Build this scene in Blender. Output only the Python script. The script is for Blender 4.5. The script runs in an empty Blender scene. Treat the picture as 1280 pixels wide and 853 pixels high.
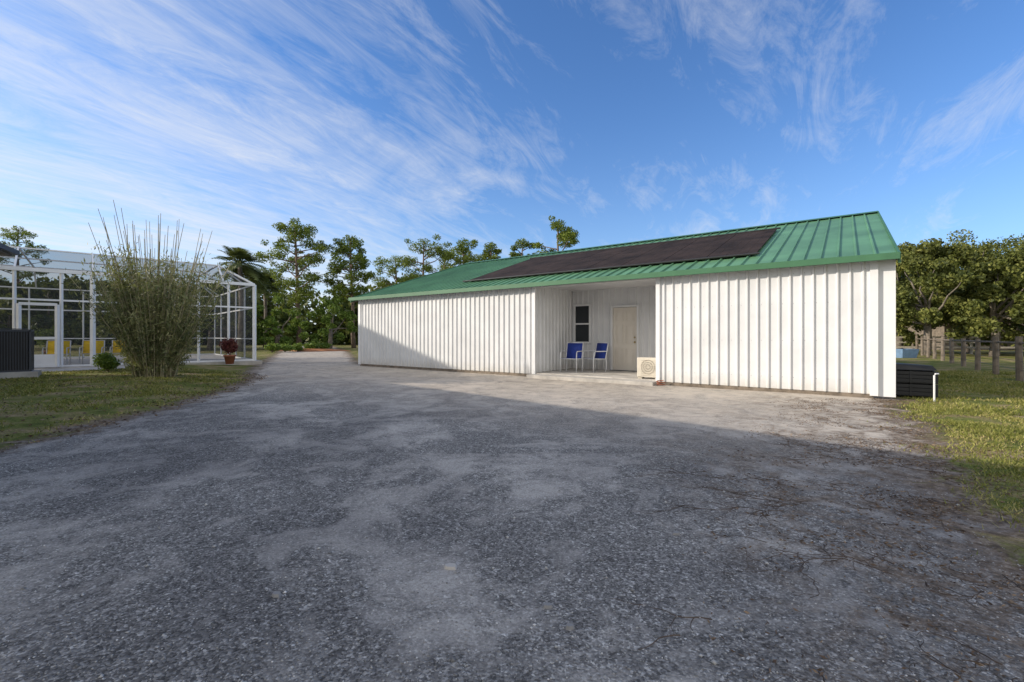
import bpy, math, random
import numpy as np
from mathutils import Vector, Matrix, noise
rng=np.random.default_rng(7); random.seed(7)
scene=bpy.context.scene
col=scene.collection
# ------------------------------------------------------------ materials
def newmat(name):
    m=bpy.data.materials.new(name); m.use_nodes=True
    nt=m.node_tree; b=nt.nodes['Principled BSDF']
    return m,nt,b
def ramp(nt,stops):
    r=nt.nodes.new('ShaderNodeValToRGB'); e=r.color_ramp.elements
    while len(e)<len(stops): e.new(0.5)
    for i,(p,c) in enumerate(stops):
        e[i].position=p; e[i].color=(*c,1) if len(c)==3 else c
    return r
def noisen(nt,vec,scale,detail=4,rough=.55,dist=0):
    n=nt.nodes.new('ShaderNodeTexNoise'); n.inputs['Scale'].default_value=scale
    n.inputs['Detail'].default_value=detail; n.inputs['Roughness'].default_value=rough; n.inputs['Distortion'].default_value=dist
    if vec is not None: nt.links.new(vec,n.inputs['Vector'])
    return n
def mixc(nt,f,a,b,blend='MIX'):
    m=nt.nodes.new('ShaderNodeMix'); m.data_type='RGBA'; m.blend_type=blend
    for s,v in ((0,f),(6,a),(7,b)):
        if isinstance(v,(int,float)): m.inputs[s].default_value=v
        elif isinstance(v,tuple): m.inputs[s].default_value=(*v,1)
        else: nt.links.new(v,m.inputs[s])
    return m.outputs[2]
def mth(nt,op,a,b=None,c=None,clamp=False):
    m=nt.nodes.new('ShaderNodeMath'); m.operation=op; m.use_clamp=clamp
    for i,v in enumerate((a,b,c)):
        if v is None: continue
        if isinstance(v,(int,float)): m.inputs[i].default_value=v
        else: nt.links.new(v,m.inputs[i])
    return m.outputs[0]
def geopos(nt):
    return nt.nodes.new('ShaderNodeNewGeometry').outputs['Position']
def bump(nt,b,h,strength=.3,dist=.02):
    n=nt.nodes.new('ShaderNodeBump'); n.inputs['Strength'].default_value=strength; n.inputs['Distance'].default_value=dist
    nt.links.new(h,n.inputs['Height']); nt.links.new(n.outputs[0],b.inputs['Normal'])
def simple(name,c,rough=.6,metal=0,var=.12,scale=3,spec=.5,bmp=0,dirt=None):
    m,nt,b=newmat(name); p=geopos(nt)
    n=noisen(nt,p,scale,3,.6)
    c2=tuple(x*(1-var*1.6) for x in c); c1=tuple(min(1,x*(1+var*.6)) for x in c)
    r=ramp(nt,[(.3,c2),(.65,c1)]); nt.links.new(n.outputs[0],r.inputs[0])
    out=r.outputs[0]
    if dirt:
        z=nt.nodes.new('ShaderNodeSeparateXYZ'); nt.links.new(p,z.inputs[0])
        n2=noisen(nt,p,5,4,.7)
        f=mth(nt,'MULTIPLY_ADD',z.outputs[2],-1/dirt[1],1.0,True)
        f=mth(nt,'MULTIPLY',f,mth(nt,'MULTIPLY_ADD',n2.outputs[0],1.6,-.3,True),clamp=True)
        out=mixc(nt,f,out,dirt[0])
    nt.links.new(out,b.inputs['Base Color'])
    b.inputs['Roughness'].default_value=rough; b.inputs['Metallic'].default_value=metal
    b.inputs['Specular IOR Level'].default_value=spec
    if bmp: 
        n3=noisen(nt,p,scale*12,3); bump(nt,b,n3.outputs[0],bmp,.01)
    return m
def foliage(name,dark,light,alt=None,trans=.25,nscale=.5):
    m,nt,b=newmat(name); g=nt.nodes.new('ShaderNodeNewGeometry')
    n=noisen(nt,g.outputs['Position'],nscale,2,.6)
    f=mth(nt,'ADD',mth(nt,'MULTIPLY',n.outputs[0],.75),mth(nt,'MULTIPLY',g.outputs['Random Per Island'],.45))
    st=[(.3,dark),(.62,light)]
    if alt: st.append((.88,alt))
    r=ramp(nt,st); nt.links.new(f,r.inputs[0])
    nt.links.new(r.outputs[0],b.inputs['Base Color']); b.inputs['Roughness'].default_value=.6
    b.inputs['Specular IOR Level'].default_value=.3
    t=nt.nodes.new('ShaderNodeBsdfTranslucent')
    cc=mixc(nt,.5,r.outputs[0],(.24,.27,.04)) if trans>.15 else r.outputs[0]; nt.links.new(cc,t.inputs[0])
    ms=nt.nodes.new('ShaderNodeMixShader'); ms.inputs[0].default_value=trans
    nt.links.new(b.outputs[0],ms.inputs[1]); nt.links.new(t.outputs[0],ms.inputs[2])
    nt.links.new(ms.outputs[0],nt.nodes['Material Output'].inputs[0])
    return m
M={}
M['white']=simple('painted_white_metal',(.68,.685,.69),.33,0,.06,1.3,dirt=((.42,.38,.32),.4))
M['trim']=simple('white_trim',(.74,.745,.75),.4,0,.03,2)
M['green']=simple('green_metal',(.115,.26,.135),.45,0,.16,.9,spec=.4)
M['greentrim']=simple('green_trim',(.06,.16,.085),.45,0,.08,2,spec=.3)
M['concrete']=simple('concrete',(.48,.45,.41),.9,0,.18,2.5,bmp=.2)
M['black']=simple('black_plastic',(.02,.02,.021),.5,0,.2,5)
M['door']=simple('door_paint',(.7,.65,.57),.45,0,.03,2)
M['frame']=simple('aluminium_white',(.76,.77,.78),.4,0,.05,2)
M['blue']=simple('blue_sling',(.015,.045,.3),.7,0,.15,20)
M['beige']=simple('beige_metal',(.6,.55,.46),.5,0,.08,4)
M['darkgrey']=simple('dark_grey_metal',(.05,.055,.065),.5,0,.15,4)
M['screw']=simple('screw_heads',(.3,.3,.3),.5,0,.1,4)
M['yellow']=simple('yellow_fabric',(.9,.6,.01),.7,0,.1,8)
M['bark']=simple('bark',(.2,.145,.11),.9,0,.35,4,bmp=.5)
M['barkgrey']=simple('oak_bark',(.2,.17,.14),.9,0,.35,4,bmp=.5)
M['wood']=simple('weathered_wood',(.19,.155,.12),.9,0,.3,5,bmp=.4)
M['stucco']=simple('stucco',(.7,.66,.58),.85,0,.06,3)
M['roofhouse']=simple('house_shingle',(.14,.13,.12),.85,0,.2,4)
M['terracotta']=simple('terracotta',(.3,.11,.06),.8,0,.15,6)
M['brass']=simple('brass',(.4,.3,.12),.35,.8,.1,6)
M['bluetarp']=simple('grey_blue_plastic',(.16,.26,.4),.5,0,.15,6)
M['brownroof']=simple('brown_roof',(.22,.13,.08),.8,0,.15,3)
M['clay']=simple('clay',(.42,.17,.07),.9,0,.25,1,bmp=.3)
M['pine']=foliage('pine_foliage',(.035,.065,.012),(.13,.19,.025),(.26,.3,.045),nscale=.6,trans=.3)
M['oak']=foliage('oak_foliage',(.035,.048,.014),(.13,.15,.035),(.28,.28,.075),nscale=.7,trans=.27)
M['forest']=foliage('forest_foliage',(.018,.034,.011),(.07,.10,.022),(.18,.19,.04),nscale=.2)
M['bamboo']=foliage('bamboo_foliage',(.07,.085,.035),(.21,.225,.09),(.38,.35,.16),nscale=1.5)
M['cane']=simple('bamboo_cane',(.36,.31,.18),.6,0,.25,6)
M['shrub']=foliage('shrub_foliage',(.035,.08,.012),(.14,.22,.035),(.24,.33,.06),nscale=1.2)
M['redleaf']=foliage('red_foliage',(.06,.012,.014),(.13,.03,.03),(.2,.09,.06),nscale=3,trans=.1)
M['palm']=foliage('palm_foliage',(.02,.035,.014),(.06,.085,.03),(.11,.13,.045),nscale=1)
M['grassbl']=foliage('grass_blades',(.08,.10,.022),(.24,.25,.05),(.48,.4,.17),trans=.25,nscale=1.0)
M['litter']=foliage('dead_leaves',(.05,.032,.022),(.14,.09,.055),(.3,.21,.13),trans=.1,nscale=3)
M['runner']=simple('dead_runners',(.085,.06,.045),.9,0,.4,10)
m,nt,b=newmat('pebbles'); g=nt.nodes.new('ShaderNodeNewGeometry')
r=ramp(nt,[(0,(.12,.12,.12)),(.5,(.3,.29,.28)),(.88,(.48,.47,.45)),(1,(.7,.68,.66))]); nt.links.new(g.outputs['Random Per Island'],r.inputs[0])
nt.links.new(r.outputs[0],b.inputs['Base Color']); b.inputs['Roughness'].default_value=.85; M['pebble']=m
m,nt,b=newmat('window_glass'); b.inputs['Base Color'].default_value=(.03,.035,.04,1); b.inputs['Roughness'].default_value=.05
b.inputs['Specular IOR Level'].default_value=.3
p=geopos(nt); bump(nt,b,noisen(nt,p,1.5).outputs[0],.05,.02); M['glass']=m
m,nt,b=newmat('solar_mat'); p=geopos(nt)
n=noisen(nt,p,1.2,4,.65); r=ramp(nt,[(.3,(.02,.016,.015)),(.7,(.05,.036,.032))]); nt.links.new(n.outputs[0],r.inputs[0])
nt.links.new(r.outputs[0],b.inputs['Base Color']); b.inputs['Roughness'].default_value=.85; b.inputs['Specular IOR Level'].default_value=.1; M['solar']=m
m,nt,b=newmat('screen_mesh'); b.inputs['Base Color'].default_value=(.05,.055,.06,1); b.inputs['Roughness'].default_value=.9
b.inputs['Specular IOR Level'].default_value=.1
tr=nt.nodes.new('ShaderNodeBsdfTransparent'); ms=nt.nodes.new('ShaderNodeMixShader'); ms.inputs[0].default_value=.34
nt.links.new(tr.outputs[0],ms.inputs[1]); nt.links.new(b.outputs[0],ms.inputs[2]); nt.links.new(ms.outputs[0],nt.nodes['Material Output'].inputs[0]); M['screen']=m

# ------------------------------------------------------------ mesh builder
def ident(x,y,z): return (x,y,z)
class MB:
    def __init__(s,fr=ident): s.v=[];s.f=[];s.fr=fr
    def add(s,pts,faces):
        o=len(s.v); s.v+= [s.fr(*p) for p in pts]; s.f+=[tuple(i+o for i in f) for f in faces]; return s
    def box(s,x0,x1,y0,y1,z0,z1):
        return s.add([(x0,y0,z0),(x1,y0,z0),(x1,y1,z0),(x0,y1,z0),(x0,y0,z1),(x1,y0,z1),(x1,y1,z1),(x0,y1,z1)],
          [(0,3,2,1),(4,5,6,7),(0,1,5,4),(1,2,6,5),(2,3,7,6),(3,0,4,7)])
    def quad(s,a,b,c,d): return s.add([a,b,c,d],[(0,1,2,3)])
    def tube(s,pts,rad,n=6,cap=True):
        P=[Vector(p) for p in pts]; 
        if not hasattr(rad,'__len__'): rad=[rad]*len(P)
        vs=[]
        for i,p in enumerate(P):
            d=(P[min(i+1,len(P)-1)]-P[max(i-1,0)]).normalized()
            up=Vector((0,0,1)) if abs(d.z)<.9 else Vector((1,0,0))
            a=d.cross(up).normalized(); b_=d.cross(a)
            for k in range(n):
                t=2*math.pi*k/n; vs.append(tuple(p+(a*math.cos(t)+b_*math.sin(t))*rad[i]))
        fs=[]
        for i in range(len(P)-1):
            for k in range(n): fs.append((i*n+k,i*n+(k+1)%n,(i+1)*n+(k+1)%n,(i+1)*n+k))
        if cap: fs.append(tuple(range(n))[::-1]); fs.append(tuple((len(P)-1)*n+k for k in range(n)))
        return s.add(vs,fs)
    def beam(s,a,b,w=.05,h=None):
        h=h or w; a=Vector(a);b=Vector(b); d=(b-a).normalized(); up=Vector((0,0,1)) if abs(d.z)<.95 else Vector((.7,.7,0))
        x=d.cross(up).normalized()*w/2; y=d.cross(x).normalized()*h/2
        pts=[tuple(q+i*x+j*y) for q in (a,b) for i,j in ((-1,-1),(1,-1),(1,1),(-1,1))]
        return s.add(pts,[(0,1,2,3),(4,7,6,5),(0,4,5,1),(1,5,6,2),(2,6,7,3),(3,7,4,0)])
    def obj(s,name,mat,parent=None,smooth=False,bevel=0):
        me=bpy.data.meshes.new(name); me.from_pydata(s.v,[],s.f); me.update()
        o=bpy.data.objects.new(name,me); col.objects.link(o)
        me.materials.append(M[mat] if isinstance(mat,str) else mat)
        import bmesh
        if len(s.f)<20000:
            bm=bmesh.new(); bm.from_mesh(me); bmesh.ops.recalc_face_normals(bm,faces=bm.faces); bm.to_mesh(me); bm.free()
        if smooth:
            for p in me.polygons: p.use_smooth=True
        if bevel:
            md=o.modifiers.new('b','BEVEL'); md.width=bevel; md.segments=2; md.limit_method='ANGLE'
        if parent:
            o.parent=parent; o.matrix_parent_inverse=Matrix.Translation(-Vector(parent.location))
        return o
def empty(name,loc):
    e=bpy.data.objects.new(name,None); col.objects.link(e); e.location=loc; e.empty_display_size=.3; return e
def npmesh(name,V,F,mat,parent=None):
    me=bpy.data.meshes.new(name); k=F.shape[1]
    me.vertices.add(len(V)); me.vertices.foreach_set('co',V.astype(np.float32).ravel())
    me.loops.add(F.size); me.loops.foreach_set('vertex_index',F.astype(np.int32).ravel())
    me.polygons.add(len(F)); me.polygons.foreach_set('loop_start',np.arange(0,F.size,k,dtype=np.int32))
    me.polygons.foreach_set('loop_total',np.full(len(F),k,dtype=np.int32))
    me.update(calc_edges=True); me.validate()
    me.materials.append(M[mat]); o=bpy.data.objects.new(name,me); col.objects.link(o)
    if parent: o.parent=parent; o.matrix_parent_inverse=Matrix.Translation(-Vector(parent.location))
    return o
def frame2(o,ax,ay):
    def f(x,y,z): return (o[0]+ax[0]*x+ay[0]*y, o[1]+ax[1]*x+ay[1]*y, z)
    return f
def leaves(C,size,asp=2.0,flat=0.0):
    n=len(C); a=rng.normal(size=(n,3)); a[:,2]*=(1-flat); a/=np.linalg.norm(a,axis=1)[:,None]
    b=rng.normal(size=(n,3)); b-= (b*a).sum(1)[:,None]*a; b/=np.linalg.norm(b,axis=1)[:,None]
    s=(size*rng.uniform(.6,1.35,n))[:,None]
    V=np.stack([C-a*s*.5, C+b*s*.5/asp, C+a*s*.5, C-b*s*.5/asp],1).reshape(-1,3)
    return V,np.arange(4*n).reshape(-1,4)
def clump_pts(c,r,n):
    d=rng.normal(size=(n,3)); d/=np.linalg.norm(d,axis=1)[:,None]
    rr=rng.uniform(0,1,n)**.45
    return np.array(c)+d*rr[:,None]*np.array(r)

# ------------------------------------------------------------ driveway layout + ground
DR=np.array([(-7,-14),(-5.7,2),(-5.7,5.0),(-5.85,6.2),(-6.0,7.6),(-6.7,10.6),(-7.6,13.2),(-9.2,15.8),(-11.2,20.2),(-17,33),(-30,60),
 (-24,60),(-13,36),(-6.6,19.8),(-5,21),(9,11),(7.6,8.9),(6.7,8.0),(5.75,6.4),(4.6,4.9),(3.75,3.9),(3.2,3.1),(2.75,2.3),(2.5,1.2),(2.6,-14)],float)
def sdist(x,y,poly=DR):
    x=np.asarray(x,float);y=np.asarray(y,float); d=np.full(x.shape,1e9); ins=np.zeros(x.shape,bool)
    n=len(poly)
    for i in range(n):
        ax,ay=poly[i];bx,by=poly[(i+1)%n]; ex,ey=bx-ax,by-ay
        t=np.clip(((x-ax)*ex+(y-ay)*ey)/(ex*ex+ey*ey),0,1)
        d=np.minimum(d,np.hypot(x-ax-t*ex,y-ay-t*ey))
        c=((ay>y)!=(by>y))&(x<(bx-ax)*(y-ay)/((by-ay) if by!=ay else 1e-9)+ax); ins^=c
    return np.where(ins,d,-d)
def gz(x,y):
    sd=sdist(x,y); out=np.clip(-sd/3.0,0,1); out=out*out*(3-2*out)
    left=np.where(x<-3,1.0,0.0)*np.clip((y-2)/3,0,1)*np.clip((30-y)/8,0,1)
    z=.13*out*left
    right=np.where(x>2,1.0,0.0)*np.clip((10-y)/4,0,1)
    z+=.03*np.clip(-sd/.8,0,1)*right
    z+= .012*np.sin(x*1.3+.6*y)*np.cos(y*.9-.4*x)*np.clip(12-np.hypot(x,y-2),0,1)
    return z
def axis(lo,hi,step,far):
    a=list(np.arange(lo,hi+1e-6,step)); s=step; x=a[-1]
    while x<far: s*=1.17; x+=s; a.append(x)
    s=step; x=a[0]; pre=[]
    while x>-far: s*=1.17; x-=s; pre.append(x)
    return np.array(pre[::-1]+a)
xs=axis(-13,10,.13,1500); ys=axis(0,22,.13,1500)
X,Y=np.meshgrid(xs,ys); Z=gz(X,Y)
sd=sdist(X,Y)
V=np.stack([X.ravel(),Y.ravel(),Z.ravel()],1); nx,ny=len(xs),len(ys)
idx=np.arange(nx*ny).reshape(ny,nx)
F=np.stack([idx[:-1,:-1],idx[:-1,1:],idx[1:,1:],idx[1:,:-1]],-1).reshape(-1,4)
m,nt,b=newmat('ground_surface'); M['ground']=m
g=geopos(nt)
def attr(n):
    a=nt.nodes.new('ShaderNodeAttribute'); a.attribute_name=n; return a.outputs['Fac']
sdA=attr('drive'); ltA=attr('litter')
vor=nt.nodes.new('ShaderNodeTexVoronoi'); vor.inputs['Scale'].default_value=105; nt.links.new(g,vor.inputs['Vector'])
vs=nt.nodes.new('ShaderNodeSeparateColor'); nt.links.new(vor.outputs['Color'],vs.inputs[0])
vor2=nt.nodes.new('ShaderNodeTexVoronoi'); vor2.inputs['Scale'].default_value=42; nt.links.new(g,vor2.inputs['Vector'])
vs2=nt.nodes.new('ShaderNodeSeparateColor'); nt.links.new(vor2.outputs['Color'],vs2.inputs[0])
st=ramp(nt,[(0,(.07,.067,.064)),(.35,(.16,.153,.146)),(.68,(.28,.27,.256)),(.88,(.46,.445,.42)),(1,(.76,.74,.7))])
cell=mth(nt,'ADD',mth(nt,'MULTIPLY',vs.outputs[0],.68),mth(nt,'MULTIPLY',vs2.outputs[1],.32)); nt.links.new(cell,st.inputs[0])
pn=noisen(nt,g,.5,4,.64,1.4); pr=ramp(nt,[(.45,(0,0,0)),(.55,(1,1,1))]); nt.links.new(pn.outputs[0],pr.inputs[0])
pn2=noisen(nt,g,2.2,5,.74,.8)
dust=mth(nt,'MULTIPLY_ADD',pr.outputs[0],.8,mth(nt,'MULTIPLY_ADD',pn2.outputs[0],4.2,-2.25),True)
fine=noisen(nt,g,70,2,.8)
dc=ramp(nt,[(.3,(.32,.3,.275)),(.7,(.58,.545,.5))]); nt.links.new(fine.outputs[0],dc.inputs[0])
grav=mixc(nt,mth(nt,'MULTIPLY',dust,.78),st.outputs[0],dc.outputs[0])
pn3=noisen(nt,g,.33,3,.6,.5); br=ramp(nt,[(.38,(.68,.68,.69)),(.62,(1.15,1.14,1.12))]); nt.links.new(pn3.outputs[0],br.inputs[0])
grav=mixc(nt,1.0,grav,br.outputs[0],'MULTIPLY')
sx=nt.nodes.new('ShaderNodeSeparateXYZ'); nt.links.new(g,sx.inputs[0])
near=mth(nt,'MULTIPLY_ADD',mth(nt,'ADD',sx.outputs[1],mth(nt,'MULTIPLY',sx.outputs[0],.73)),.22,-1.2,True)
grav=mixc(nt,mth(nt,'MULTIPLY',near,mth(nt,'MULTIPLY_ADD',pn2.outputs[0],1.9,-.3,True)),grav,(.55,.48,.4))
dn=noisen(nt,g,11,4,.8); dr=ramp(nt,[(.32,(.06,.045,.034)),(.5,(.16,.12,.088)),(.7,(.36,.3,.24))]); nt.links.new(dn.outputs[0],dr.inputs[0])
gn=noisen(nt,g,1.1,5,.72); gr=ramp(nt,[(.3,(.06,.08,.02)),(.46,(.15,.17,.04)),(.56,(.26,.21,.1)),(.68,(.38,.29,.19))]); nt.links.new(gn.outputs[0],gr.inputs[0])
gf=noisen(nt,g,40,2,.8); gfr=ramp(nt,[(.3,(.5,.5,.5)),(.7,(1.35,1.35,1.3))]); nt.links.new(gf.outputs[0],gfr.inputs[0])
grass=mixc(nt,1.0,gr.outputs[0],gfr.outputs[0],'MULTIPLY')
e1=mth(nt,'ADD',sdA,mth(nt,'MULTIPLY_ADD',pn2.outputs[0],2.0,-1.0))
ln=noisen(nt,g,2.8,5,.78,1.2)
lf=mth(nt,'MULTIPLY',ltA,mth(nt,'MULTIPLY_ADD',ln.outputs[0],6,-2.7,True),clamp=True)
grav=mixc(nt,mth(nt,'MULTIPLY',lf,.85),grav,dr.outputs[0])
fg=mth(nt,'MULTIPLY_ADD',e1,3.0,.9,True)
fd=mth(nt,'MULTIPLY_ADD',e1,2.4,-.1,True)
base=mixc(nt,fg,grass,dr.outputs[0]); base=mixc(nt,fd,base,grav)
nt.links.new(base,b.inputs['Base Color']); b.inputs['Roughness'].default_value=.95; b.inputs['Specular IOR Level'].default_value=.1
hh=mth(nt,'ADD',mth(nt,'MULTIPLY',mth(nt,'SUBTRACT',1.0,vor.outputs['Distance']),.5),mth(nt,'MULTIPLY',cell,.4))
hh=mth(nt,'MULTIPLY',hh,mth(nt,'MULTIPLY_ADD',dust,-.6,1.0))
hh=mth(nt,'ADD',hh,mth(nt,'MULTIPLY',pn2.outputs[0],2.0))
bump(nt,b,hh,.6,.013)
gobj=npmesh('ground',V,F,'ground')
lit=np.clip(1.35-np.abs(np.where(sd>0,sd*.75,sd*1.2)-.3)/1.4,0,1)*np.where((X>0)&(Y<11),1,0)*np.clip((X-.9)/.8,0,1)
lit=lit+ .45*np.clip(1-np.abs(sd)/.5,0,1)*(X<0)
lit=np.where((X*.5915+Y*.806>11.0)&(X>-5),0,lit)
for nme,arr in (('drive',sd),('litter',lit)):
    at=gobj.data.attributes.new(nme,'FLOAT','POINT'); at.data.foreach_set('value',arr.ravel().astype(np.float32))
gobj.data.polygons.foreach_set('use_smooth',np.ones(len(F),bool))

# ------------------------------------------------------------ barn
U=(-.8062,.5915); Vv=(.5915,.8062); C0=(7.19,9.05)
B=frame2(C0,U,Vv)
L=16.77; D=14.0; H=2.8; SL=.33
barn=empty('metal_barn',(*B(L/2,D/2,0)[:2],0))
def ribprof(a0,a1,sp=.205,h=.032,w=.028,sgn=-1):
    pr=[(a0,0)]; n=max(1,round((a1-a0)/sp)); sp=(a1-a0)/n
    for i in range(n):
        c=a0+(i+.5)*sp
        pr+=[(c-w,0),(c-w*.5,sgn*h),(c+w*.5,sgn*h),(c+w,0)]
    pr.append((a1,0)); return pr
def ribwall(mk,a0,a1,z0,z1,sgn=-1,sp=.205):
    pr=ribprof(a0,a1,sp,sgn=sgn); b_=MB(B); pts=[];fs=[]
    for a,o in pr:
        pts.append(mk(a,o,z0)); pts.append(mk(a,o,z1(a) if callable(z1) else z1))
    for i in range(len(pr)-1): fs.append((2*i,2*i+2,2*i+3,2*i+1))
    b_.add(pts,fs); return b_
PL,PR,PD=8.08,4.30,2.36
fw=lambda a,o,z:(a,o,z)
w=ribwall(fw,.06,PR-.05,.09,H+.02); w.obj('front_wall_right','white',barn)
w=ribwall(fw,PL+.05,L-.06,.09,H+.02); w.obj('front_wall_left','white',barn)
ribwall(lambda a,o,z:(PL+o,a,z),.05,PD,.13,H).obj('porch_side_wall','white',barn)
ribwall(lambda a,o,z:(PR-o,a,z),.05,PD,.13,H).obj('porch_side_wall','white',barn)
def bw(t0,t1,z0,z1): ribwall(lambda a,o,z:(a,PD+o,z),t0,t1,z0,z1,sp=.21).obj('porch_back_wall','white',barn)
wt1,wt0=PL-.12,PL-.70; dt1,dt0=PL-1.46,PL-2.40
bw(wt1,PL,.13,H); bw(wt0,wt1,.13,1.02); bw(wt0,wt1,2.30,H); bw(dt1,wt0,.13,H); bw(dt0,dt1,2.22,H); bw(PR,dt0,.13,H)
MB(B).box(PR,PL,.02,PD,H-.01,H+.01).obj('porch_ceiling','white',barn)
g_=lambda a:H+.02+SL*min(a,D-a)
ribwall(lambda a,o,z:(0+o,a,z),.06,D-.06,.09,g_).obj('end_wall','white',barn)
ribwall(lambda a,o,z:(L-o,a,z),.06,D-.06,.09,g_).obj('end_wall','white',barn)
ribwall(lambda a,o,z:(a,D-o,z),.06,L-.06,.09,H).obj('rear_wall','white',barn)
t=MB(B)
for tt in (0,L):
    for dd in (0,D): t.box(tt-.07 if tt==0 else tt-.06,tt+.06 if tt==0 else tt+.07,dd-.045,dd+.06,.06,H+.0)
for tt in (PL,PR): t.box(tt-.05,tt+.05,-.04,.045,.06,H)
t.box(PR,PL,-.035,.02,H-.1,H+.0)
t.obj('corner_trim','trim',barn)
MB(B).box(-.34,-.073,.02,.07,.05,H-.02).obj('corner_return_panel','trim',barn)
sc=MB(B)
for z in (.35,1.15,1.95,2.6):
    for a0,a1 in ((.1,PR-.1),(PL+.1,L-.1)):
        n=int((a1-a0)/.205)
        for i in range(n):
            c=a0+i*.205+.03; sc.box(c-.005,c+.005,-.006,-.0005,z-.005,z+.005)
sc.obj('wall_screws','screw',barn)
f=MB(B)
f.box(PL-.02,L-.0,.0,.1,-.1,.088); f.box(0,PR+.02,0,.1,-.1,.088); f.box(-.0,.1,.1,D,-.1,.088); f.box(L-.1,L,.1,D,-.1,.088)
f.obj('footing','wood',barn)
MB(B).box(PR-.0,PL+.0,-.42,-.003,-.1,.10).box(PR+.02,PL-.02,-.001,PD+.1,-.1,.125).obj('porch_slab','concrete',barn)
t0,t1=-.36,L+.36
def roofslope(flip):
    pr=[(t0,0)]; n=int((t1-t0)/.305); 
    for i in range(n+1):
        c=t0+.02+i*(t1-t0-.04)/n
        pr+=[(c-.022,0),(c-.014,.035),(c+.014,.035),(c+.022,0)] if 0<i<n else []
    pr.append((t1,0)); b_=MB(B); pts=[];fs=[]
    for a,o in pr:
        for d_ in (-.2,7.0):
            dd=D-d_ if flip else d_
            pts.append((a,dd,H+.05+SL*d_+o))
    for i in range(len(pr)-1): fs.append((2*i,2*i+2,2*i+3,2*i+1))
    b_.add(pts,fs); b_.obj('roof_slope','green',barn)
roofslope(False); roofslope(True)
sb=MB(B)
for fl in (0,1):
    q=lambda d_:(D-d_ if fl else d_)
    sb.quad((t0+.01,q(-.19),H+.0-.02),(t1-.01,q(-.19),H-.02),(t1-.01,q(7),H+.01+SL*7),(t0+.01,q(7),H+.01+SL*7))
sb.obj('soffit','trim',barn)
r_=MB(B)
for dd0,dd1 in ((-.30,-.2),(D+.2,D+.30)): r_.box(t0-.02,t1+.02,dd0,dd1,H-.09,H+.035)
for tt0,tt1 in ((t0-.04,t0-.002),(t1+.002,t1+.04)):
    for fl in (0,1):
        q=lambda d_:(D-d_ if fl else d_)
        pts=[(a,q(d_),H+.05+SL*d_+o) for a in (tt0,tt1) for d_,o in ((-.2,-.14),(7,-.14),(7,.05),(-.2,.05))]
        r_.add(pts,[(0,1,2,3),(7,6,5,4),(0,4,5,1),(1,5,6,2),(2,6,7,3),(3,7,4,0)])
r_.add([(t0-.03,6.8,H+.05+SL*6.8+.055),(t1+.03,6.8,H+.05+SL*6.8+.055),(t1+.03,7,H+.05+SL*7+.07),(t0-.03,7,H+.05+SL*7+.07),(t1+.03,7.2,H+.05+SL*6.8+.055),(t0-.03,7.2,H+.05+SL*6.8+.055)],[(0,1,2,3),(3,2,4,5)])
r_.obj('eave_and_rake_trim','greentrim',barn)
sp_=MB(B); hd=MB(B)
n=8; wd=(11.85-2.24)/n
for i in range(n):
    a0=2.24+i*wd+.008; a1=2.24+(i+1)*wd-.008
    nr=5
    for k in range(nr):
        b0=a0+(a1-a0)*k/nr; b1=a0+(a1-a0)*(k+1)/nr-.004
        pts=[(a,d_,H+.05+SL*d_+o) for a in (b0,b1) for d_,o in ((1.1,.05),(5.45,.05),(5.45,.07),(1.1,.07))]
        sp_.add(pts,[(0,1,2,3),(7,6,5,4),(0,4,5,1),(1,5,6,2),(2,6,7,3),(3,7,4,0)])
sp_.obj('solar_pool_heater','solar',barn)
for d_ in (1.05,5.5): hd.tube([(2.15,d_,H+.05+SL*d_+.08),(11.95,d_,H+.05+SL*d_+.08)],.028,8)
hd.obj('solar_header_pipes','black',barn)
wn=MB(B); y0=PD-.05
wn.box(wt0-.04,wt1+.04,y0,PD+.02,2.26,2.33); wn.box(wt0-.04,wt1+.04,y0-.02,PD+.02,.99,1.05)
wn.box(wt0-.04,wt0+.03,y0+.002,PD+.02,1.05,2.26); wn.box(wt1-.03,wt1+.04,y0+.002,PD+.02,1.05,2.26)
wn.box(wt0+.03,wt1-.03,y0+.012,PD+.01,1.63,1.68)
wn.obj('window_frame','trim',barn)
MB(B).box(wt0+.02,wt1-.02,PD-.01,PD+.03,1.05,2.27).obj('window_glass','glass',barn)
dr_=MB(B)
dr_.box(dt0,dt0+.06,PD-.075,PD+.04,.13,2.23); dr_.box(dt1-.06,dt1,PD-.075,PD+.04,.13,2.23); dr_.box(dt0+.06,dt1-.06,PD-.073,PD+.04,2.17,2.228)
dr_.obj('door_frame','trim',barn)
dd_=MB(B); a,c=dt0+.068,dt1-.068; y=PD-.005
dd_.box(a,c,y,PD+.03,.14,2.16)
mid=(a+c)/2
dd_.obj('door','door',barn)
MB(B).box(dt0+.06,dt1-.06,PD+.031,PD+.05,.1,2.2).box(dt0-.02,dt1+.02,PD-.09,PD,.126,.145).obj('threshold','darkgrey',barn)
pn_=MB(B)
for z0,z1 in ((.3,.85),(.98,1.6),(1.72,2.05)):
    for p0,p1 in ((a+.1,mid-.04),(mid+.04,c-.1)):
        pn_.box(p0,p1,y-.016,y,z0,z0+.02); pn_.box(p0,p1,y-.016,y,z1-.02,z1); pn_.box(p0,p0+.02,y-.016,y,z0+.02,z1-.02); pn_.box(p1-.02,p1,y-.016,y,z0+.02,z1-.02)
        pn_.box(p0+.05,p1-.05,y-.009,y,z0+.05,z1-.05)
pn_.obj('door_panels','door',barn)
kn=MB(B)
for zz,r0 in ((1.05,.03),(1.2,.026)): kn.tube([(a+.07,y,zz),(a+.07,y-.03,zz),(a+.07,y-.035,zz),(a+.07,y-.07,zz)],[.012,.012,r0,r0*.7],10)
kn.obj('door_knob','brass',barn)
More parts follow.
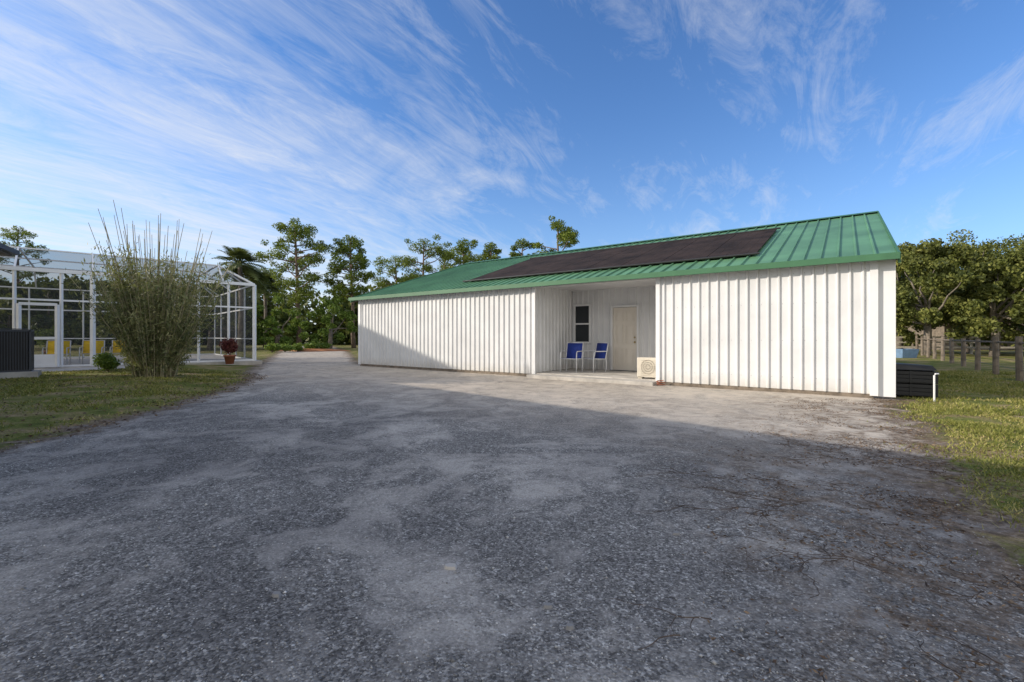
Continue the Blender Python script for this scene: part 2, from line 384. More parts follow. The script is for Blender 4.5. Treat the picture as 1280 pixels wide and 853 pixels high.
# ------------------------------------------------------------ outdoor AC on porch
ac=empty('outdoor_air_conditioner',B(4.62,.22,.125))
A=frame2(B(4.62,.22,0)[:2],U,Vv)
MB(A).box(-.27,.27,-.14,.14,.17,.68).obj('casing','beige',ac,bevel=.015)
q=MB(A)
for i in range(9): q.box(-.22,.16,-.155,-.142,.22+i*.048,.235+i*.048)
q.box(-.3,-.2,-.1,.1,.126,.17); q.box(.15,.25,-.1,.1,.126,.17)
q.obj('grille_and_feet','beige',ac)
r=MB(A)
for k in (.06,.12,.18): 
    r.tube([(-.03+k*math.cos(t_),-.16,.44+k*math.sin(t_)) for t_ in np.linspace(0,6.283,20)],.004,5,False)
r.obj('fan_guard','wood',ac)
def chair(x,y,ang,zb,nm='patio_chair',mt='blue',s0=1.0):
    e=empty(nm,(x,y,zb)); ca,sa=math.cos(ang)*s0,math.sin(ang)*s0
    fr=frame2((x,y),(ca,sa),(-sa,ca))
    f=MB(lambda a,b_,c: fr(a,b_,c+zb))
    for s in (-.27,.27):
        f.tube([(s,.2,0),(s,.24,.25),(s,.2,.42),(s,.30,.9)],.016,7)
        f.tube([(s,-.28,0),(s,-.27,.42),(s,-.25,.6),(s,-.2,.64),(s,.2,.64),(s,.25,.62)],.016,7)
        f.tube([(s,-.26,.41),(s,.2,.40)],.014,7)
    for yy,zz in ((.30,.9),(-.26,.41),(.2,.40)): f.tube([(-.27,yy,zz),(.27,yy,zz)],.012,7)
    f.obj('frame','frame',e,True)
    s=MB(lambda a,b_,c: fr(a,b_,c+zb)); pts=[];fs=[]
    prof=[(-.27,.425),(-.1,.40),(.08,.385),(.19,.41),(.225,.55),(.26,.72),(.3,.89)]
    for yy,zz in prof:
        for xx in (-.255,.255): pts.append((xx,yy,zz))
    for i in range(len(prof)-1): fs.append((2*i,2*i+1,2*i+3,2*i+2))
    s.add(pts,fs); o=s.obj('sling',mt,e,True); md=o.modifiers.new('s','SOLIDIFY'); md.thickness=.008
chair(1.88,14.35,math.radians(-30),.125); chair(2.62,14.35,math.radians(-62),.125)
for x_,y_ in ((-16.0,17.35),(-15.35,17.9),(-16.6,16.6)): chair(x_,y_,math.radians(35),.17,'pool_chair','yellow',1.15)
hb=MB(B); hb.tube([(4.15+.1*math.cos(k*.5)*1.0,-.25+.1*math.sin(k*.5),.02+.004*k) for k in range(30)],.012,6)
hb.obj('garden_hose','terracotta')
ct=empty('black_plastic_crate',(8.2,9.4,0))
q=MB(frame2((8.2,9.4),U,Vv))
for k in range(2):
    z=.04+k*.26
    q.box(-.38,.38,-.25,.25,z,z+.03)
    for a,b0,c0,d0 in ((-.4,.4,-.27,-.25),(-.4,.4,.25,.27),(-.4,-.38,-.25,.25),(.38,.4,-.25,.25)):
        for zz in (.02,.095,.17): q.box(a,b0,c0,d0,z+zz,z+zz+.064)
    for a in (-.41,-.02,.38):
        for b0 in (-.285,.265): q.box(a,a+.03,b0,b0+.02,z,z+.245)
q.add([(-.4,-.28,.565),(.4,-.28,.565),(.4,.28,.565),(-.4,.28,.565),(-.34,-.2,.65),(.3,-.22,.68),(.32,.2,.69),(-.35,.2,.64)],[(0,1,5,4),(1,2,6,5),(2,3,7,6),(3,0,4,7),(4,5,6,7),(3,2,1,0)])
q.obj('crates','black',ct)
pp=MB(); pp.tube([(7.98,8.6,0),(7.98,8.6,.5),(8.0,8.6,.53),(8.06,8.6,.53)],.016,8); pp.obj('pvc_standpipe','trim')
bt=empty('water_trough',(22.4,26,0))
q=MB(frame2((22.4,26),(.97,.2),(-.2,.97)))
q.add([(-.5,-.3,0),(.5,-.3,0),(.5,.3,0),(-.5,.3,0),(-.6,-.38,.5),(.6,-.38,.5),(.6,.38,.5),(-.6,.38,.5),(-.54,-.32,.5),(.54,-.32,.5),(.54,.32,.5),(-.54,.32,.5),(-.45,-.25,.1),(.45,-.25,.1),(.45,.25,.1),(-.45,.25,.1)],
 [(0,1,5,4),(1,2,6,5),(2,3,7,6),(3,0,4,7),(4,5,9,8),(5,6,10,9),(6,7,11,10),(7,4,8,11),(8,9,13,12),(9,10,14,13),(10,11,15,14),(11,8,12,15),(12,13,14,15)])
q.obj('trough','bluetarp',bt)

# ------------------------------------------------------------ fence right
fe=empty('pasture_fence',(15,14.5,0)); q=MB(); wr=MB(); rl=MB()
fd=(.5915,.8062); last=None
for i in range(12):
    x=12.6+fd[0]*2.5*i; y=10.6+fd[1]*2.5*i; hgt=1.2+random.uniform(-.06,.08); lean=random.uniform(-.04,.04)
    q.tube([(x,y,-.1),(x+lean,y,hgt)],[.08,.07],8)
    if last:
        for z in (.3,.55,.8): wr.tube([(last[0],last[1],z),(x,y,z)],.006,4)
        rl.tube([(last[0],last[1],1.05),(x,y,1.05)],[.035,.035],6)
    last=(x,y)
q.obj('posts','wood',fe); wr.obj('wires','darkgrey',fe); rl.obj('top_rail','wood',fe)
wf=empty('white_board_fence',(40,30,0)); q=MB()
for i in range(14):
    x=24+i*2.6; y=33-i*.5; q.box(x-.06,x+.06,y-.06,y+.06,0,1.2)
    if i<13:
        for z in (.45,.8,1.15): q.beam((x,y-.08,z),(x+2.6,y-.58,z),.03,.12)
q.obj('boards','beige',wf)
fb=empty('distant_stable',(40,40,0)); q=MB(); q.box(38,50,40,48,0,2.2); q.obj('walls','wood',fb)
q=MB(); q.add([(37,39,2.2),(51,39,2.2),(51,44,3.4),(37,44,3.4),(51,49,2.2),(37,49,2.2)],[(0,1,2,3),(3,2,4,5)]); q.obj('roof','brownroof',fb)

# ------------------------------------------------------------ cage
CO=(-17,14.4); ca=(.732,.681); cp=(-.681,.732); G=frame2(CO,ca,cp)
cage=empty('pool_screen_enclosure',(*G(4,4,0)[:2],0)); zb=.17; HT=3.3+zb
S0,S1,DP=-1.2,7.92,8.5
MB(G).box(S0-.3,S1+.25,-.25,DP+.3,-.1,zb).box(-.8,3.6,-1.9,-.252,-.1,zb-.03).obj('pool_deck','concrete',cage)
q=MB(G); k=.06
posts=[.85,1.95,2.75,3.8,4.85,5.9,6.95,S1]
for s in [S0,-.2]+posts:
    kk=k+(.05 if s in (S1,2.75) else .01); q.beam((s,0,zb),(s,0,HT),kk,kk)
for s in np.linspace(S0,S1,6): q.beam((s,DP,zb),(s,DP,HT),.05)
for dd in np.linspace(0,DP,6)[1:-1]: q.beam((S1,dd,zb),(S1,dd,HT),.05)
for z,kk in ((zb+.04,.06),(zb+.95,.045),(zb+2.3,.06),(HT,.12)):
    for a,c in (((S0,0,z),(S1,0,z)),((S1,0,z),(S1,DP,z)),((S0,DP,z),(S1,DP,z))):
        if z==zb+.95 and a==(S0,0,z):
            q.beam(a,(.85,0,z),kk)
        else: q.beam(a,c,kk if a==(S0,0,z) else min(kk,.06))
top=HT+.85; ins=1.15
for s in (S0,.85,2.75,4.85,S1-ins):
    q.beam((s,0,HT),(s,ins,top),.05,.08); q.beam((s,ins,top),(s,DP-ins,top),.05,.05); q.beam((s,DP-ins,top),(s,DP,HT),.05,.05)
q.beam((S1,0,HT),(S1-ins,ins,top),.06,.08); q.beam((S1,DP,HT),(S1-ins,DP-ins,top),.06,.05)
for dd in (ins,DP/2,DP-ins):
    q.beam((S0,dd,top),(S1-ins,dd,top),.05); q.beam((S1-ins,dd,top),(S1,dd,HT),.05,.05)
q.beam((S1-ins,ins,top),(S1-ins,DP-ins,top),.05)
for s in (.95,1.85): q.beam((s,-.04,zb+.02),(s,-.04,zb+2.15),.09)
for z in (zb+.06,zb+1.0,zb+2.15): q.beam((.95,-.04,z),(1.85,-.04,z),.09)
q.box(.99,1.81,-.05,-.035,zb+.08,zb+.45)
q.obj('frame','frame',cage)
s=MB(G)
s.quad((S0,.01,zb),(S1,.01,zb),(S1,.01,HT),(S0,.01,HT)); s.quad((S1-.01,0,zb),(S1-.01,DP,zb),(S1-.01,DP,HT),(S1-.01,0,HT)); s.quad((S0,DP-.01,zb),(S1,DP-.01,zb),(S1,DP-.01,HT),(S0,DP-.01,HT))
s.quad((S0,0,HT),(S1,0,HT),(S1-ins,ins,top),(S0,ins,top)); s.quad((S0,ins,top),(S1-ins,ins,top),(S1-ins,DP-ins,top),(S0,DP-ins,top))
s.quad((S1,0,HT),(S1,DP,HT),(S1-ins,DP-ins,top),(S1-ins,ins,top)); s.quad((S0,DP,HT),(S1,DP,HT),(S1-ins,DP-ins,top),(S0,DP-ins,top))
s.obj('screen_panels','screen',cage)
# ------------------------------------------------------------ house
hs=empty('house',(-10,5,0))
E0=(-16.0,12.6); ea=(.721,-.693); eb=(-.693,-.721); HF=frame2(E0,ea,eb); EL=17.4; EH=4.3
q=MB(HF); q.box(.5,EL-.5,.6,9,0,EH-.1); q.obj('walls','stucco',hs)
q=MB(HF)
for fl in (0,1):
    z0,z1=EH,EH+1.2; b0,b1=(0,4.8) if not fl else (9.6,4.8)
    q.add([(0,b0,z0),(EL,b0,z0),(EL,b1,z1),(0,b1,z1),(0,b0,z0-.15),(EL,b0,z0-.15),(EL,b1,z1-.15),(0,b1,z1-.15)],[(0,1,2,3),(7,6,5,4),(0,4,5,1),(1,5,6,2),(2,6,7,3),(3,7,4,0)])
q.obj('roof','roofhouse',hs)
# windows on the house front so it holds up from the side
for s_ in (3,7,11):
    q=MB(HF); q.box(s_,s_+1.2,.54,.6,1.0,2.3); q.obj('window_trim','trim',hs)
    q=MB(HF); q.box(s_+.07,s_+1.13,.53,.545,1.07,2.23); q.obj('window_pane','glass',hs)
q=MB(); q.box(-28,-24.9,13.9,21,0,7.6); q.obj('upper_walls','stucco',hs)
q=MB(); q.add([(-29,13.6,7.4),(-24.7,13.6,8.4),(-24.7,21.1,8.4),(-29,21.1,7.4),(-29,13.6,7.2),(-24.7,13.6,7.6),(-24.7,21.1,7.6),(-29,21.1,7.2)],[(0,1,2,3),(7,6,5,4),(0,4,5,1),(1,5,6,2),(2,6,7,3),(3,7,4,0)]); q.obj('upper_roof','roofhouse',hs)
WF=frame2((-15.0,12.9),(.721,-.693),(-.693,-.721))
q=MB(WF); q.box(.4,1.2,.9,4,0,3.7); q.obj('wing_walls','stucco',hs)
q=MB(); q.add([(-14.62,12.9,3.72),(-15.6,14.2,3.72),(-19,12,3.72),(-17,10,3.72),(-14.62,12.9,3.9),(-15.6,14.2,3.9),(-19,12,4.2),(-17,10,4.2)],[(3,2,1,0),(4,5,6,7),(0,1,5,4),(1,2,6,5),(2,3,7,6),(3,0,4,7)]); q.obj('wing_roof','roofhouse',hs)
q=MB(); q.beam((-14.58,12.83,3.84),(-15.5,14.25,3.84),.12,.14); q.tube([(-14.6,13.0,3.78),(-14.85,12.95,3.45),(-14.95,12.9,3.3)],.045,8); q.obj('gutter','darkgrey',hs)
cx,cy=-13.62,12.3; an=empty('air_conditioner_condenser',(cx,cy,0)); fr=frame2((cx,cy),ca,cp)
MB(fr).box(-.6,.6,-.6,.6,0,.29).obj('pad','concrete',an)
q=MB(fr); q.box(-.4,.4,-.4,.4,.31,1.36); q.obj('core','black',an)
q=MB(fr)
for s_ in np.linspace(-.43,.43,18):
    q.box(s_-.009,s_+.009,-.45,-.425,.33,1.36); q.box(s_-.009,s_+.009,.425,.45,.33,1.36)
    q.box(-.45,-.425,s_-.009,s_+.009,.33,1.36); q.box(.425,.45,s_-.009,s_+.009,.33,1.36)
for a in (-.46,.42):
    for b_ in (-.46,.42): q.box(a,a+.04,b_,b_+.04,.29,1.4)
q.box(-.46,.46,-.46,.46,1.36,1.42); q.box(-.46,.46,-.46,.46,.29,.33)
for k in (.1,.2,.3,.38): q.tube([(k*math.cos(t_),k*math.sin(t_),1.44) for t_ in np.linspace(0,6.283,24)],.006,5,False)
q.obj('louvered_cabinet','darkgrey',an)

# ------------------------------------------------------------ vegetation
def curve(p0,p1,sag=0,n=4,jit=.1):
    p0=Vector(p0);p1=Vector(p1); L_=(p1-p0).length; out=[]
    for i in range(n+1):
        t=i/n; p=p0.lerp(p1,t); p.z+=sag*math.sin(math.pi*t)*L_
        if 0<i<n: p+=Vector((random.uniform(-1,1),random.uniform(-1,1),random.uniform(-.5,.5)))*jit*L_*.3
        out.append(tuple(p))
    return out
def pine(x,y,h,cw,n=9000,lo=.42,name='pine_tree',size=.23,nb=22,cs=1.0):
    e=empty(name,(x,y,0)); q=MB(); lean=Vector((random.uniform(-.03,.03),random.uniform(-.03,.03),0))
    tp=[(x+lean.x*k*h+random.uniform(-.06,.06),y+lean.y*k*h,k*h*.97) for k in np.linspace(0,1,8)]
    q.tube(tp,list(np.linspace(.26,.05,8)*h/12),8)
    cl=[]
    for i in range(nb):
        t=lo+(1-lo)*(i+.5)/nb; ang=i*2.4+random.uniform(-.7,.7)
        rel=(t-lo)/(1-lo); prof=math.sin(math.pi*(.2+.66*rel))**.8
        ln=cw/2*prof*random.uniform(.35,.95)
        zz=t*h*.93; bx=x+lean.x*zz; by=y+lean.y*zz
        end=(bx+ln*math.cos(ang),by+ln*math.sin(ang),zz+ln*random.uniform(.0,.45)+random.uniform(-.3,.3))
        q.tube(curve((bx,by,zz-.3),end,.0,4),list(np.linspace(.08,.02,5)),5)
        r=random.uniform(.5,1.05)*cs*max(.8,cw/6.2)
        cl.append((end,(r,r,r*random.uniform(.5,.75))))
        for _ in range(2):
            m_=tuple(np.array(end)+rng.normal(size=3)*np.array([.55,.55,.4])*r*1.3); cl.append((m_,(r*.5,r*.5,r*.35)))
    cl.append(((x+lean.x*h,y+lean.y*h,h-.5),(.8*cs,.8*cs,.6)))
    w_=np.array([c[1][0]**2 for c in cl]); w_/=w_.sum()
    P=np.concatenate([clump_pts(c,r,max(8,int(n*w))) for (c,r),w in zip(cl,w_)])
    V_,F_=leaves(P,size,2.4); npmesh('foliage',V_,F_,'pine',e); q.obj('trunk','bark',e,True)
def px(p,Y): return (p-640)/569*Y
def topz(py,Y): return 1.25+(420-py)/569*Y
for p,Y_,py,cwp,lo_ in ((374,45,278,86,.42),(442,47,295,68,.45),(528,50,299,80,.3),(580,54,299,64,.3),(615,52,303,52,.3),(650,50,299,52,.3),(697,44,276,76,.3),(498,58,320,74,.2),(553,60,314,76,.2),(602,62,318,66,.2),(20,60,283,60,.4),(335,64,335,60,.3)):
    pine(px(p,Y_),Y_,topz(py,Y_),cwp/569*Y_,n=12500 if p in(374,442) else 9500,lo=lo_, nb=30 if p<450 else 22,cs=1.02)
def oak(x,y,h,cw,n=12000,mat='oak',name='oak_tree',size=.22,lo=.22,nc=60):
    e=empty(name,(x,y,0)); q=MB(); q.tube([(x,y,-.1),(x+.1,y,h*.2),(x+.05,y+.1,h*.38)],[.26,.2,.15],9)
    cl=[]; ex=random.uniform(.8,1.25)
    for i in range(nc):
        ang=random.uniform(0,6.283); t=random.random()**.9; zz=h*(lo+(1-lo)*t)*random.uniform(.86,.99)
        rad=cw/2*math.sqrt(max(.05,1-(max(0,(t-.35))/.68)**2))*random.uniform(.3,1.15)
        c=(x+rad*ex*math.cos(ang),y+rad*math.sin(ang),zz); r=random.uniform(.28,1.0)*cw/6.5
        cl.append((c,(r,r,r*.8)))
        if i%5==0: q.tube(curve((x+.05,y+.1,h*random.uniform(.2,.4)),c,.05,5),list(np.linspace(.09,.015,6)),5)
    w_=np.array([c[1][0]**2 for c in cl]); w_/=w_.sum()
    P=np.concatenate([clump_pts(c,r,max(8,int(n*w))) for (c,r),w in zip(cl,w_)])
    V_,F_=leaves(P,size,1.6); npmesh('foliage',V_,F_,mat,e); q.obj('trunk','barkgrey',e,True)
for p,Y_,py,cwp,l_ in ((1124,34,305,80,.1),(1158,29,294,110,.2),(1208,33,300,90,.08),(1243,28,306,105,.16),(1290,31,302,130,.1),(1350,27,300,130,.2),(1420,30,290,150,.2),(1182,43,299,120,.06),(1262,44,296,130,.06),(1135,46,312,90,.06)):
    oak(px(p,Y_),Y_,topz(py,Y_),cwp/569*Y_,n=13000,lo=l_)
oak(px(346,42),42,topz(362,42),4.2,n=5000,mat='shrub',lo=.05,name='shade_tree',nc=30); oak(px(412,44),44,topz(368,44),4.2,n=5000,mat='shrub',lo=.05,name='shade_tree',nc=30)
for p,Y_,py in ((10,44,345),(60,40,352),(120,46,345),(165,40,358),(215,44,350),(262,40,362),(-50,42,330)):
    oak(px(p,Y_),Y_,topz(py,Y_),6.5,n=7000,mat='forest',lo=.08,nc=34,size=.34)
PP=[]; tr_=MB()
for i in range(1100):
    p=rng.uniform(-600,1900) if i>250 else (rng.uniform(-50,330) if i<150 else rng.uniform(1080,1350)); Yd=rng.uniform(60,80)
    if p<320: top_=rng.uniform(3,10)
    elif p<470: top_=rng.uniform(3,8)
    elif p<640: top_=rng.uniform(4,11)
    elif p<1090: top_=rng.uniform(3,7)
    else: top_=rng.uniform(4,12)
    c=(px(p,Yd),Yd,top_-1.6); r=rng.uniform(1.6,3.0)
    PP.append(clump_pts(c,(r,r,r*.75),80))
    PP.append(clump_pts((c[0],c[1],top_*.35),(r,r,top_*.4),75))
    if i%22==0: tr_.tube([(c[0],Yd-1,-.1),(c[0]+.2,Yd-1,top_-1)],[.22,.08],6)
PP=np.concatenate(PP); PP=PP[PP[:,2]>0]; te=empty('distant_tree_line',(0,65,0))
V_,F_=leaves(PP,.75,1.5); npmesh('foliage',V_,F_,'forest',te); tr_.obj('trunks','bark',te)
def palm(x,y,h,r=2.4):
    e=empty('palm_tree',(x,y,0)); q=MB(); q.tube([(x,y,-.1),(x+.1,y,h*.5),(x,y,h)],[.2,.16,.17],9); q.obj('trunk','barkgrey',e,True)
    f=MB()
    for i in range(48):
        a=random.uniform(0,6.283); el=random.uniform(-.6,1.3); Lf=r*random.uniform(.8,1.05)
        d=Vector((math.cos(a)*math.cos(el),math.sin(a)*math.cos(el),math.sin(el))); side=Vector((-math.sin(a),math.cos(a),0))
        pts=[]
        for k in range(9):
            t=k/8; pts.append(Vector((x,y,h))+d*Lf*t+Vector((0,0,-.9*t*t*r*.5)))
        for k in range(3,9):
            for sgn in (-1,1):
                for rep in range(2):
                    b0=pts[k-1].lerp(pts[k],rep*.5); w=.75*math.sin(math.pi*min(1,(k)/9+.1))
                    tip=b0+side*sgn*w+d*.5*w+Vector((0,0,-.35*w)); nx_=(pts[k]-pts[k-1])*.55
                    f.add([tuple(b0),tuple(b0+nx_),tuple(tip)],[(0,1,2)])
        f.tube([tuple(p_) for p_ in pts[:5]],.03,4)
    f.obj('fronds','palm',e)
palm(px(300,36),36,topz(330,36),2.8); palm(px(331,48),48,topz(352,48),2.4)
bx,by=-10.2,13.0; e=empty('bamboo_clump',(bx,by,.1)); q=MB(); PP=[]
for i in range(180):
    a=random.uniform(0,6.283); r0=random.uniform(0,.42)**.8; tall=random.random()<.28
    h_=random.uniform(3.5,4.75) if tall else random.uniform(1.6,3.6); sp_r=random.uniform(.1,1.5)*(.75 if tall else 1)
    p0=Vector((bx+r0*math.cos(a),by+r0*math.sin(a),.05)); pts=[]
    for k in range(7):
        t=k/6; pts.append(p0+Vector((math.cos(a)*sp_r*t**1.2,math.sin(a)*sp_r*t**1.2,h_*t)))
    q.tube([tuple(p) for p in pts],list(np.linspace(.014,.006,7)),5)
    n_=70 if tall else 160; tmax=.72 if tall else 1
    tt=rng.uniform(.05,tmax,n_)**.8; ii=np.minimum((tt*6).astype(int),5); fr_=tt*6-ii; pa=np.array([list(p) for p in pts])
    c=pa[ii]*(1-fr_[:,None])+pa[ii+1]*fr_[:,None]; PP.append(c+rng.normal(size=(n_,3))*np.array([.1,.1,.1]))
PP=np.concatenate(PP); V_,F_=leaves(PP,.14,5,-.4); npmesh('leaves',V_,F_,'bamboo',e); q.obj('canes','cane',e)
def shrub(x,y,h,w,mat,name,n=2500,size=.07,z0=.12,pot=False):
    e=empty(name,(x,y,z0)); P=[]; b0=z0
    if pot:
        q=MB(); q.tube([(x,y,z0),(x,y,z0+.3),(x,y,z0+.3),(x,y,z0+.36)],[.14,.2,.23,.23],16); q.obj('pot','terracotta',e,True); b0=z0+.32
    q=MB()
    for i in range(12):
        a=random.uniform(0,6.283); c=(x+w*.32*math.cos(a)*random.random(),y+w*.32*math.sin(a)*random.random(),b0+h*random.uniform(.3,.8)); P.append(clump_pts(c,(w*.25,w*.25,h*.25),n//12))
        q.tube([(x,y,b0),c],[.015,.006],5)
    P=np.concatenate(P); V_,F_=leaves(P,size,1.8); npmesh('foliage',V_,F_,mat,e); q.obj('stems','bark',e)
shrub(-11.35,18.3,.75,.7,'redleaf','potted_plant',pot=True)
shrub(-12.6,14.2,.6,.9,'shrub','garden_shrub'); shrub(-11.9,14.6,.5,.8,'shrub','garden_shrub')
shrub(px(200,19),19.5,.9,1.2,'shrub','garden_shrub'); shrub(px(62,22),22,1.2,1.4,'shrub','potted_plant',pot=True,z0=.17)
for k in range(5): shrub(px(340+k*16,34+k),34+k,.7,1.4,'shrub','garden_shrub',n=900,size=.16,z0=0)
q=MB(); cs_=[(-19.5+i*.9,37.2+.5*math.sin(i*1.3)) for i in range(8)]
for i in range(7):
    (x0,y0_),(x1,y1_)=cs_[i],cs_[i+1]; w0=.9*math.sin(math.pi*i/7)+.1; w1=.9*math.sin(math.pi*(i+1)/7)+.1
    q.add([(x0,y0_-w0,.012),(x1,y1_-w1,.012),(x1,y1_,.22*w1),(x0,y0_,.22*w0),(x1,y1_+w1,.012),(x0,y0_+w0,.012)],[(0,1,2,3),(3,2,4,5)])
q.obj('clay_mound','clay')
def inb(x,y):
    rx,ry=x-C0[0],y-C0[1]; t_=rx*U[0]+ry*U[1]; d_=rx*Vv[0]+ry*Vv[1]
    a=(t_>-.05)&(t_<L+.05)&(d_>-.05)
    rx,ry=x-CO[0],y-CO[1]; s_=rx*ca[0]+ry*ca[1]; p_=rx*cp[0]+ry*cp[1]
    return a|((s_>S0-.3)&(s_<S1+.25)&(p_>-.25))|((s_>-.8)&(s_<3.6)&(p_>-1.9))|(((x+10.2)/.9)**2+((y-12.9)/.7)**2<1)
def grass(xr,yr,n,hs_,name,dens=.62):
    x=rng.uniform(*xr,n); y=rng.uniform(*yr,n); sd_=sdist(x,y)
    en_=np.array([noise.noise((a*1.1,b_*1.1,0)) for a,b_ in zip(x,y)])
    keep=(sd_+en_*.8<-.16+rng.normal(size=n)*.16)&(x>-1.3*y-2)&(x<1.3*y+1)&~inb(x,y)&(rng.random(n)<dens+en_*1.1)
    x=x[keep];y=y[keep];z=gz(x,y); k=len(x); h=hs_*rng.uniform(.4,1.4,k)*(1+en_[keep]*.7); a=rng.uniform(0,6.283,k); ln=rng.uniform(.3,1.4,k)*h; a2=rng.uniform(0,6.283,k)
    wd=np.clip(np.hypot(x,y)*.0011,.003,.012)
    V_=np.stack([np.stack([x-wd*np.cos(a),y-wd*np.sin(a),z-.005],1),np.stack([x+wd*np.cos(a),y+wd*np.sin(a),z-.005],1),np.stack([x+ln*np.cos(a2),y+ln*np.sin(a2),z+h],1)],1).reshape(-1,3)
    npmesh(name,V_,np.arange(3*k).reshape(-1,3),'grassbl')
grass((2.2,7.5),(1.8,8),140000,.03,'lawn_grass')
grass((5,17),(7,16),80000,.045,'lawn_grass')
grass((-15,-5),(4,16),110000,.04,'lawn_grass',.38)
n=60000; x=rng.uniform(.8,8,n); y=rng.uniform(1.3,9,n); s_=sdist(x,y)
en_=np.array([noise.noise((a*1.6,b_*1.6,3)) for a,b_ in zip(x,y)])
pr_=np.clip(1.2-np.abs(s_-.4)/1.3,0,1)*np.clip(.4+en_*2.2,0.02,1)
k=rng.random(n)<pr_; x=x[k];y=y[k]; c=np.stack([x,y,gz(x,y)+rng.uniform(.003,.012,len(x))],1)
V_,F_=leaves(c,.026,3.0,.85); lo_=npmesh('leaf_litter',V_,F_,'litter')
n=12000; x=rng.uniform(-14,-4.5,n); y=rng.uniform(4,15,n); s_=sdist(x,y); k=(rng.random(n)<np.clip(1-np.abs(s_)/.6,0.25,1))&(s_<.5)
x=x[k];y=y[k]; c=np.stack([x,y,gz(x,y)+.016],1); V_,F_=leaves(c,.05,2.2,.85); npmesh('leaf_litter',V_,F_,'litter')
n=14000; yy=1.2+5.5*rng.random(n)**1.5; xx=rng.uniform(-1.2,1.2,n)*yy; k=(sdist(xx,yy)>.05); xx=xx[k];yy=yy[k]; n=len(xx)
r_s=rng.uniform(.0025,.006,n)*np.where(rng.random(n)<.02,2.4,1)
octv=np.array([(1,0,0),(0,1,0),(-1,0,0),(0,-1,0),(0,0,.7),(0,0,-.7)]); octf=np.array([(0,1,4),(1,2,4),(2,3,4),(3,0,4),(1,0,5),(2,1,5),(3,2,5),(0,3,5)])
an_=rng.uniform(0,6.283,n); ov=octv[None]*rng.uniform(.6,1.3,(n,6,1)); ca_,sa_=np.cos(an_)[:,None],np.sin(an_)[:,None]
ov=np.stack([ov[:,:,0]*ca_-ov[:,:,1]*sa_,ov[:,:,0]*sa_+ov[:,:,1]*ca_,ov[:,:,2]],-1)*r_s[:,None,None]
ov+=np.stack([xx,yy,gz(xx,yy)+r_s*.25],1)[:,None,:]
npmesh('loose_gravel',ov.reshape(-1,3),(octf[None]+6*np.arange(n)[:,None,None]).reshape(-1,3),'pebble')
q=MB()
def run(x,y,a,n,r,depth=0):
    pts=[]
    for i in range(n):
        pts.append((x,y,float(gz(np.array([x]),np.array([y]))[0])+r*.3))
        a+=random.uniform(-.5,.5); x+=.025*math.cos(a); y+=.025*math.sin(a)
        if depth<2 and random.random()<.2: run(x,y,a+random.choice((-1,1))*random.uniform(.4,1),int(n*.4)+2,r*.7,depth+1)
    if len(pts)>1: q.tube(pts,list(np.linspace(r,r*.4,len(pts))),4)
cnt=0
while cnt<220:
    x=random.uniform(.9,5.2);y=random.uniform(1.35,6.2); s1=float(sdist(np.array([x]),np.array([y]))[0])
    if -.1<s1<1.5 and x<1.25*y and noise.noise((x*1.6,y*1.6,3))>0.0: run(x,y,random.uniform(1.8,4.4),random.randint(4,12),random.uniform(.0012,.0035)); cnt+=1
for p,py,a,n_ in ((980,640,2.9,32),(1010,628,3.0,30),(905,600,2.7,26),(890,775,3.0,12),(850,795,3.2,10),(1060,700,2.8,22),(1240,600,3.2,40),(1180,590,3.3,36)):
    Yg=711/(py-420); run(px(p,Yg),Yg,a,n_,.0035)
q.obj('dead_grass_runners','runner')
for p,py,r in ((563,708,.035),(685,758,.02),(712,785,.018),(345,745,.02),(845,668,.02)):
    Yg=711/(py-420); q=MB(); x,y=px(p,Yg),Yg; z=float(gz(np.array([x]),np.array([y]))[0])
    vs_=[(x+r*1.5*random.uniform(.7,1.1)*math.cos(a),y+r*random.uniform(.7,1.1)*math.sin(a),z-.003) for a in np.linspace(0,5.5,7)]
    q.add(vs_+[(x+(a-x)*.75,y+(b_-y)*.75,z+.014) for a,b_,_ in vs_],[tuple(range(7,14))]+[(i,(i+1)%7,7+(i+1)%7,7+i) for i in range(7)]); q.obj('flat_stone','pebble' if r<.03 else 'concrete')

# ------------------------------------------------------------ light & sky
ELEV=math.radians(20)
sd_=Vector((math.cos(ELEV),.03,-math.sin(ELEV)))
su=bpy.data.lights.new('sun','SUN'); su.energy=5.0; su.angle=math.radians(.5); su.color=(1,.9,.76)
so=bpy.data.objects.new('sun',su); col.objects.link(so); so.rotation_euler=sd_.to_track_quat('-Z','Y').to_euler(); so.location=(-30,0,20)
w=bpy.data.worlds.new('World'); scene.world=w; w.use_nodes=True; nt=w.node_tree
bg=nt.nodes['Background']; sky=nt.nodes.new('ShaderNodeTexSky'); sky.sky_type='NISHITA'; sky.sun_disc=False
sky.sun_elevation=ELEV; sky.sun_rotation=math.radians(270); sky.air_density=1.0; sky.dust_density=.6; sky.ozone_density=2.5
tc=nt.nodes.new('ShaderNodeTexCoord'); sp3=nt.nodes.new('ShaderNodeSeparateXYZ'); nt.links.new(tc.outputs['Generated'],sp3.inputs[0])
zz=mth(nt,'ADD',mth(nt,'MAXIMUM',sp3.outputs[2],0.0),.14)
cx_=mth(nt,'DIVIDE',sp3.outputs[0],zz); cy_=mth(nt,'DIVIDE',sp3.outputs[1],zz)
cb=nt.nodes.new('ShaderNodeCombineXYZ'); nt.links.new(cx_,cb.inputs[0]); nt.links.new(cy_,cb.inputs[1])
mp=nt.nodes.new('ShaderNodeMapping'); mp.inputs['Rotation'].default_value=(0,0,math.radians(30)); mp.inputs['Location'].default_value=(3.1,1.4,0); nt.links.new(cb.outputs[0],mp.inputs[0])
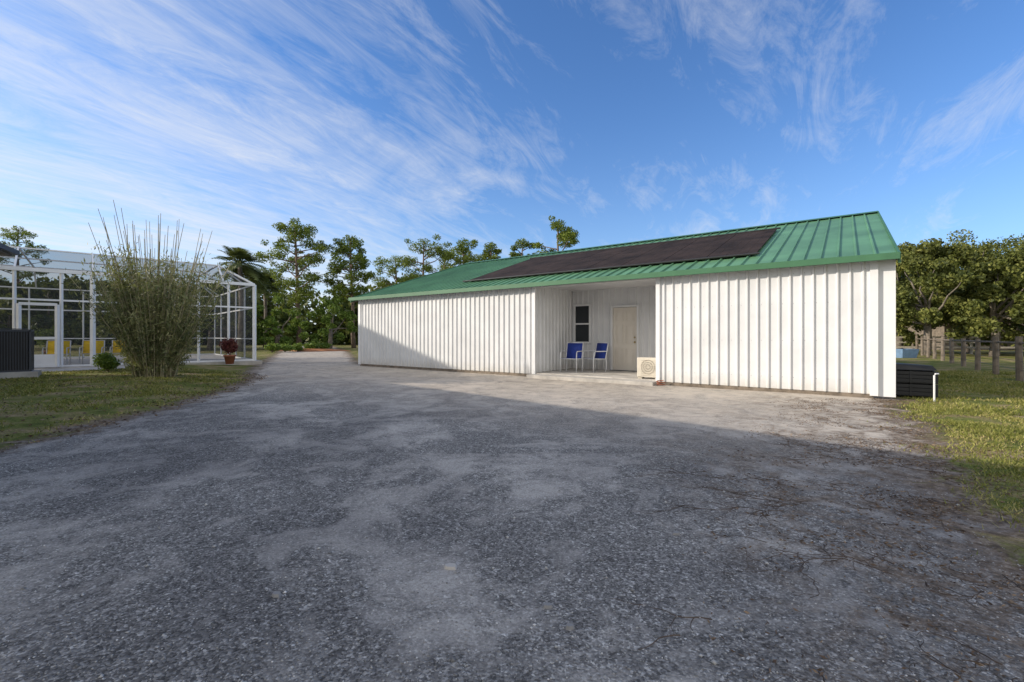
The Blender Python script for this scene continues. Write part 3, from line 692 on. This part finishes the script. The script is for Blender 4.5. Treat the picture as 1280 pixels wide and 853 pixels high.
mp2=nt.nodes.new('ShaderNodeMapping'); mp2.inputs['Scale'].default_value=(1.25,.5,1); nt.links.new(mp.outputs[0],mp2.inputs[0])
n1=noisen(nt,mp2.outputs[0],1.0,6,.6,1.6)
n2=noisen(nt,mp.outputs[0],.45,2,.5,.3)
mp3=nt.nodes.new('ShaderNodeMapping'); mp3.inputs['Scale'].default_value=(2.0,.55,1); nt.links.new(mp.outputs[0],mp3.inputs[0])
n3=noisen(nt,mp3.outputs[0],3.2,7,.75,1.2)
left=mth(nt,'MINIMUM',mth(nt,'MULTIPLY_ADD',cx_,-.055,0.018),.12)
back_fill=mth(nt,'MULTIPLY_ADD',sp3.outputs[1],-.9,-.02,True)  # unseen cloud bank added behind the camera to raise neutral ambient light
back_fill=mth(nt,'MULTIPLY',back_fill,.75)
f=mth(nt,'ADD',mth(nt,'ADD',mth(nt,'MULTIPLY',n1.outputs[0],.47),mth(nt,'MULTIPLY',n2.outputs[0],.4)),mth(nt,'ADD',mth(nt,'ADD',left,back_fill),mth(nt,'MULTIPLY',n3.outputs[0],.36)))
cr=ramp(nt,[(.555,(0,0,0)),(.66,(.27,.27,.27)),(.82,(.8,.8,.8)),(1,(.92,.92,.92))]); nt.links.new(f,cr.inputs[0])
tint=mixc(nt,1.0,sky.outputs[0],(.7,1.02,1.42),'MULTIPLY')
hz=mth(nt,'POWER',mth(nt,'SUBTRACT',1.0,mth(nt,'MAXIMUM',sp3.outputs[2],0.0),clamp=True),6)
tint=mixc(nt,mth(nt,'MULTIPLY',hz,.62),tint,(4.3,5.2,6.1))
cc=mixc(nt,back_fill,(5.8,5.9,6.1),(9.8,9.35,8.7))  # clouds of the added bank are set brighter, as fill
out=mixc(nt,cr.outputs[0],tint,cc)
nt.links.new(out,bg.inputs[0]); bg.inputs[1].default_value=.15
# ------------------------------------------------------------ camera
cd=bpy.data.cameras.new('camera'); cam=bpy.data.objects.new('camera',cd); col.objects.link(cam)
cam.location=(0,0,1.25); cam.rotation_euler=(math.radians(90),0,0); cd.lens=16.0; cd.sensor_width=36; cd.clip_end=4000; cd.clip_start=.05
cd.shift_y=-6.5/1280
scene.camera=cam
scene.view_settings.view_transform='Standard'; scene.view_settings.look='None'; scene.view_settings.exposure=0
